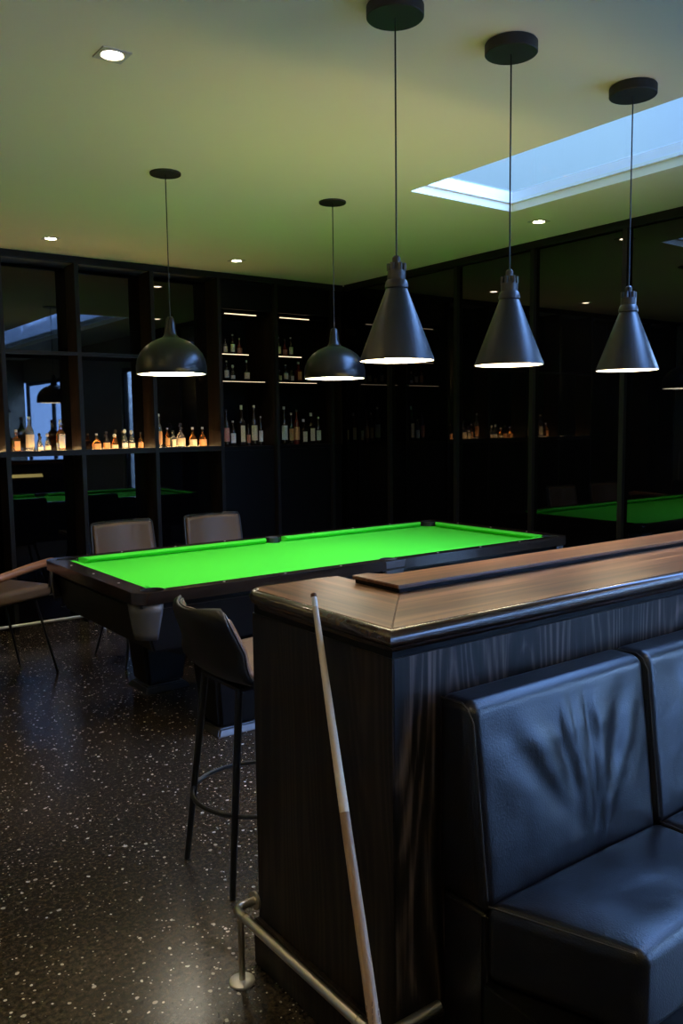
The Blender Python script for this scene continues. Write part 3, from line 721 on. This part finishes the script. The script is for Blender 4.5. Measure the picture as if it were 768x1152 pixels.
# ------------------------------------------------------------------ pendants
def cone_lamp():
    r = empty('cone_pendant_lamp', (0, 0, 0))
    MB().lathe([(.088, 0), (.091, -.004), (.091, -.035), (.088, -.038)][::-1], 40).build('canopy', M['canopy'], r)
    H = ZC-1.753          # rim below the ceiling
    MB().tube([(0, 0, -.038), (0, 0, -H+.335)], .0028, 8).build('cord', M['cord'], r)
    z = -H
    sh_ = MB().lathe([(.1225, z), (.1225, z+.004), (.0345, z+.232), (.0330, z+.234)], 56, cap=False).build('shade', M['shade'], r, angle=60)
    MB().lathe([(.0325, z+.226), (.1195, z+.001)], 56, cap=False).build('shade_lining', M['shade_in'], sh_)
    MB().lathe([(.1195, z+.0005), (.1228, z+.0005)], 56, cap=False).build('rim', M['shade'], sh_)
    MB().lathe([(.0, z+.016), (.108, z+.016)], 40, cap=False).build('diffuser', M['diff'], r, smooth=False)
    cl_ = MB().lathe([(.0350, z+.2315), (.0385, z+.234), (.0385, z+.242), (.034, z+.256), (.030, z+.260), (.030, z+.288), (.012, z+.289)], 32).build('collar', M['shade'], r, angle=40)
    pr_ = MB()
    for k in range(6):
        a = k*PI/3+.3; pr_.tube([(.0245*math.cos(a), .0245*math.sin(a), z+.288), (.0245*math.cos(a), .0245*math.sin(a), z+.312)], .0072, 8)
    pr_.build('heat_fins', M['shade'], cl_)
    MB().lathe([(.0135, z+.289), (.0135, z+.330), (.008, z+.336)], 16).build('cord_grip', M['shade'], r)
    return r
def dome_lamp():
    r = empty('dome_pendant_lamp', (0, 0, 0)); H = ZC-1.826; z = -H
    MB().lathe([(.078, -.010), (.080, -.008), (.080, 0)], 40).build('canopy', M['canopy'], r)
    MB().tube([(0, 0, -.010), (0, 0, z+.300)], .0028, 8).build('cord', M['cord'], r)
    p = [(.180, 0), (.184, .006), (.1845, .040), (.178, .075), (.162, .110), (.135, .142), (.100, .167), (.065, .183), (.042, .192), (.034, .205), (.030, .225), (.026, .260), (.020, .290), (.010, .300)]
    sh_ = MB().lathe([(a, z+b) for a, b in p], 64, cap=False).build('shade', M['domeshade'], r, angle=60)
    MB().lathe([(a-.003, z+b-.001) for a, b in p[:9][::-1]], 64, cap=False).build('shade_lining', M['shade_in'], sh_)
    MB().lathe([(.1765, z+.0003), (.1845, z+.0003)], 64, cap=False).build('rim', M['domeshade'], sh_)
    MB().lathe([(.0, z+.014), (.165, z+.014)], 48, cap=False).build('diffuser', M['diff2'], r, smooth=False)
    return r
cl0 = cone_lamp(); dl0 = dome_lamp()
for i, ((x, y), d) in enumerate(zip([(1.816, 2.135), (2.316, 2.104), (2.999, 2.088)],
        ['black cone pendant lamp over the bar, leftmost and largest of three', 'black cone pendant lamp in the middle of the three over the bar', 'black cone pendant lamp furthest right over the bar'])):
    o = cl0 if i == 0 else copy_tree(cl0); o.location = (x, y, ZC-.0005); tag(o, d, 'pendant lamp', 'cone pendant lamps in a row over the bar')
for i, ((x, y), d) in enumerate(zip([(1.977, 4.163), (3.031, 4.141)],
        ['black dome pendant lamp over the left end of the pool table', 'black dome pendant lamp beside the leftmost cone lamp, over the pool table'])):
    o = dl0 if i == 0 else copy_tree(dl0); o.location = (x, y, ZC-.0005); tag(o, d, 'pendant lamp', 'dome pendant lamps over the pool table')

# ------------------------------------------------------------------ recessed downlights
def downlight():
    r = empty('recessed_downlight', (0, 0, 0))
    MB().prism([(-.052, -.052), (.052, -.052), (.052, .052), (-.052, .052)], -.005, 0, holes=[arcp(0, 0, .040, 0, 345, 23)]).build('trim_plate', M['trimring'], r, smooth=False)
    MB().lathe([(0, -.0018), (.036, -.0018)], 24, cap=False).build('lens', M['down'], r, smooth=False)
    return r
dn0 = downlight()
for i, (x, y, d) in enumerate(((1.225, 2.976, 'square recessed downlight nearest the camera, at the upper left of the ceiling'), (1.973, 6.001, 'recessed downlight far left, near the back wall'),
        (3.437, 5.996, 'recessed downlight near the back wall, between the two dome lamps'), (4.438, 3.78, 'recessed downlight between the skylight and the right glass wall'),
        (.2, .3, 'added recessed downlight on the unseen ceiling above the camera'), (2.6, .3, 'added recessed downlight over the booth bench, out of view'), (.0, 4.6, 'added recessed downlight near the left plaster wall, out of view'), (2.2, -1.8, 'added recessed downlight behind the camera'))):  # downlights on this line are added out of view for more room light
    o = dn0 if i == 0 else copy_tree(dn0); o.location = (x, y, ZC-.0004); tag(o, d, 'downlight', 'recessed ceiling downlights')
    l = bpy.data.lights.new('downlight_beam', 'SPOT'); l.energy = 28; l.color = (1, .80, .56); l.spot_size = 1.7; l.spot_blend = .8; l.shadow_soft_size = .03
    lo = bpy.data.objects.new('downlight_beam', l); lo.location = (x, y, ZC-.012); link(lo)

# ------------------------------------------------------------------ chairs
def shell_mb(prof, wf, curl, nv=16, curl_seat=.02):
    # prof: list of (x, z) from the seat front, back and up to the top of the backrest; wf(u) half width; curl(u) wrap
    m = MB(); v = []; f = []; n_ = len(prof)
    for i, (x, z) in enumerate(prof):
        u = i/(n_-1); hw = wf(u)
        for j in range(nv+1):
            s_ = -1+2*j/nv; up = max(0, (u-.45)/.55)
            v.append((x+curl(u)*s_*s_, s_*hw, z+curl_seat*(1-min(1, up*2))*s_*s_))
    for i in range(n_-1):
        for j in range(nv): a = i*(nv+1)+j; f.append((a, a+1, a+nv+2, a+nv+1))
    edge = [v[i*(nv+1)] for i in range(n_)]+[v[(n_-1)*(nv+1)+j] for j in range(1, nv)]+[v[i*(nv+1)+nv] for i in reversed(range(n_))]
    return m.add(v, f), edge
def smooth_prof(pts, n=4):
    out = []
    P = [Vector(p) for p in pts]
    for i in range(len(P)-1):
        p0 = P[max(i-1, 0)]; p1 = P[i]; p2 = P[i+1]; p3 = P[min(i+2, len(P)-1)]
        for k in range(n):
            t = k/n; out.append(tuple(.5*((2*p1)+(-p0+p2)*t+(2*p0-5*p1+4*p2-p3)*t*t+(-p0+3*p1-3*p2+p3)*t**3)))
    out.append(tuple(P[-1])); return out
def shell_chair(name, seat_z, back_z, hw, legm, legr, foot, ring=None, mo='darklth', mi_='brownlth', lean=.07, depth=.22, top_r=.85, tap=0):
    # faces +x; origin on the floor under the seat centre
    r = empty(name)
    pr_ = smooth_prof([(depth, seat_z-.025), (depth-.02, seat_z), (0, seat_z-.005), (-.13, seat_z), (-.185, seat_z+.045), (-.205-lean*.3, seat_z+.13), (-.205-lean, back_z-.03), (-.207-lean, back_z)])
    def wf(u):
        a = hw*(.93+.07*math.sin(u*PI))
        if u > .86: a *= math.sqrt(max(0, 1-((u-.86)/.14)**2*(1-top_r**2)))
        if u < .06: a *= .94
        if u > .5: a *= 1-tap*(u-.5)/.5
        return a
    def curl(u): return .055*max(0, min(1, (u-.42)/.25))
    outm, edge = shell_mb(pr_, wf, curl)
    o = outm.build('shell', [M[mo]], r, angle=80)
    s1 = o.modifiers.new('thickness', 'SOLIDIFY'); s1.thickness = .016; s1.offset = -1
    inm, _ = shell_mb([(x+.0, z) for (x, z) in pr_], lambda u: wf(u)*.965, curl)
    i_ = inm.build('seat_pad', [M[mi_]], r, angle=80)
    s2 = i_.modifiers.new('thickness', 'SOLIDIFY'); s2.thickness = .022; s2.offset = 1
    MB().tube(edge, .0045, 6).build('piping', M['pipe'], o)
    for s_ in (-1, 1):
        for fx in (-1, 1):
            top = (fx*.13, s_*.12, seat_z-.03); bot = (foot[0]*fx, s_*foot[1], 0.002)
            lg = MB().tube([bot, top], legr, 10, taper=[legr*.8, legr]).build('leg', M[legm], r)
    MB().box(-.14, .14, -.135, .135, seat_z-.036, seat_z-.024).build('seat_plate', M['blackmetal'], r, smooth=False)
    if ring:
        t_ = (seat_z-.03-ring)/(seat_z-.032); lx_ = .13+(foot[0]-.13)*t_; ly_ = .12+(foot[1]-.12)*t_
        R__ = math.hypot(lx_, ly_)
        MB().tube([(R__*math.cos(2*PI*k/36), R__*math.sin(2*PI*k/36), ring) for k in range(36)], .008, 8, closed=True).build('footrest_ring', M['blackmetal'], r)
    return r
# material normal side: solidify offset +1 goes along the normal (outside), -1 inside
stool = shell_chair('bar_stool', .715, .955, .225, 'blackmetal', .0135, (.20, .165), ring=.27, lean=.045, depth=.20, tap=.22)
stool.location = (1.462, 2.495, 0); stool.rotation_euler = (0, 0, 0)
tag(stool, 'dark leather bucket bar stool on black legs behind the end of the bar', 'bar stool')
ch = shell_chair('dining_chair', .50, .895, .235, 'blackmetal', .010, (.24, .22), lean=.06)
ch.location = (2.235, 5.33, 0); ch.rotation_euler = (0, 0, -PI/2+.05)
tag(ch, 'brown leather chair behind the left part of the pool table, left one of two', 'chair', 'brown leather chairs behind the pool table')
c2 = copy_tree(ch); c2.location = (2.915, 5.33, 0); c2.rotation_euler = (0, 0, -PI/2-.02)
tag(c2, 'brown leather chair behind the pool table under the left dome lamp, right one of two', 'chair', 'brown leather chairs behind the pool table')

ac = empty('armchair', (1.29, 5.40, 0), .45, 'brown leather armchair with curved walnut armrests beyond the left end of the pool table', 'armchair')
MB().cushion(.02, 0, .540, .50, .52, .08, .03, 8).build('seat', M['brownlth'], ac, angle=80)
def bent(P, n_): P = P.copy(); P.x += .35*P.y*P.y*1.2 - .12*(P.z+.2); return P
MB().cushion(-.27, 0, .70, .06, .56, .34, .028, 12, bent).build('backrest', M['darklth'], ac, angle=80)
for s_ in (-1, 1):
    pts = smooth_prof([(-.27, s_*.285, .64), (-.10, s_*.305, .655), (.08, s_*.300, .675), (.22, s_*.285, .690), (.27, s_*.275, .685)] if False else [(-.27, .665), (-.10, .690), (.08, .715), (.22, .725), (.265, .715)])
    ys = [s_*(.285+.02*math.sin(PI*k/(len(pts)-1))) for k in range(len(pts))]
    MB().tube([(p[0], yv, p[1]) for p, yv in zip(pts, ys)], .02, 12, taper=[.020]+[.025]*(len(pts)-2)+[.018]).build('armrest', M['armwood'], ac)
    MB().tube([(.25, s_*.28, .700), (.245, s_*.262, .56)], .008, 8).build('arm_post', M['blackmetal'], ac)
for (fx, fy, tx, ty) in ((.30, .10, .20, .12), (.28, -.26, .18, -.20), (-.26, .24, -.18, .18), (-.26, -.24, -.18, -.18)):
    MB().tube([(fx, fy, .002), (tx, ty, .50)], .008, 8).build('leg', M['blackmetal'], ac)
MB().box(-.2, .22, -.22, .22, .487, .4995).build('seat_frame', M['blackmetal'], ac, smooth=False)

# steel rail low along the back wall
br_ = empty('floor_rail', (0, 0, 0), 0, 'thin bright steel rail low along the foot of the back glass wall behind the chairs', 'rail')
yr, zr = 6.25, .065+.055
MB().tube([(.2, yr, zr), (2.36, yr, zr)], .011, 10).build('rail_tube', M['chrome'], br_)
for x in (.7, 1.5, 2.34):
    MB().tube([(x, yr, .006), (x, yr, zr)], .007, 8).build('post', M['chrome'], br_)
    MB().lathe([(.025, 0), (.025, .006)], 16, (x, yr, .0005)).build('floor_plate', M['chrome'], br_)

# cues leaning on the left plaster wall, seen in the right glass wall
for i, (y, lean) in enumerate(((6.22, .10), (6.34, .13))):
    a_ = Vector((LX+.30, y-.02, .004)); b_ = Vector((LX+.012, y+lean, 1.12+.0*i)); d_ = b_-a_
    q2 = empty('pool_cue', a_, 0, ('pool cue leaning on the plain left wall, the one further from the back wall', 'pool cue leaning on the plain left wall, the one nearer the back wall')[i], 'pool cue', 'pool cues on the left wall')
    q2.rotation_mode = 'QUATERNION'; q2.rotation_quaternion = Vector((0, 0, 1)).rotation_difference(d_.normalized()); L_ = d_.length
    MB().tube([(0, 0, 0), (0, 0, L_*.5)], .015, 12, taper=[.015, .011]).build('butt', M['butt'], q2)
    MB().tube([(0, 0, L_*.5+.0005), (0, 0, L_)], .01, 12, taper=[.011, .0065]).build('shaft', M['shaft'], q2)

# uplighter sconces added on the plain walls (out of direct view) to warm the ceiling
M['bronze'] = mat('dark_bronze', (.03, .025, .02), .4, .6)
def sconce():
    r = empty('added_wall_sconce', (0, 0, 0))
    box('wall_plate', 0, .012, -.05, .05, -.10, .10, M['bronze'], r)
    MB().lathe([(.03, -.09), (.055, -.02), (.065, .07)], 24, (.078, 0, 0)).build('cup', M['bronze'], r)
    MB().lathe([(0, .0705), (.055, .0705)], 24, (.078, 0, 0), cap=False).build('lamp_disc', M['diff'], r)
    return r
sc0 = sconce()
for i, (x, y, rz_, d) in enumerate(((LX, 4.9, 0, 'added bronze uplighter sconce on the left wall nearest the back wall'), (LX, 2.4, 0, 'added bronze uplighter sconce in the middle of the left wall'), (LX, -.6, 0, 'added bronze uplighter sconce on the left wall nearest the front wall'), (1.2, FY, PI/2, 'added bronze uplighter sconce on the front wall'))):
    o = sc0 if i == 0 else copy_tree(sc0); o.location = (x, y, 1.95); o.rotation_euler = (0, 0, rz_); tag(o, d, 'added wall light', 'added uplighter sconces')
    l = bpy.data.lights.new('added_sconce_beam', 'SPOT'); l.energy = 190; l.color = (1, .82, .36); l.spot_size = 1.9; l.spot_blend = .6; l.shadow_soft_size = .05
    lo = bpy.data.objects.new('added_sconce_beam', l); lo.location = (x+.078*math.cos(rz_), y+.078*math.sin(rz_), 2.03); lo.rotation_euler = (PI, math.radians(-30)*math.cos(rz_), 0) if rz_ == 0 else (PI+math.radians(-30), 0, 0); link(lo)

# fill light trough added out of sight behind the bar to warm the ceiling
wl = empty('ceiling_fill_trough', (0, 0, 0), 0, 'long shallow trough added unseen behind the bar counter to light the ceiling', 'fill light')
MB().box(1.72, 4.02, 1.84, 1.99, .86, .875).box(1.72, 4.02, 1.84, 1.846, .8755, .90).box(1.72, 4.02, 1.984, 1.99, .8755, .90).build('trough', M['bronze'], wl, smooth=False)
area('ceiling_fill_light', (2.65, 1.915, .905), (PI+math.radians(-42), 0, 0), 1.8, .10, 8.0, (1.0, .80, .27), math.radians(100))
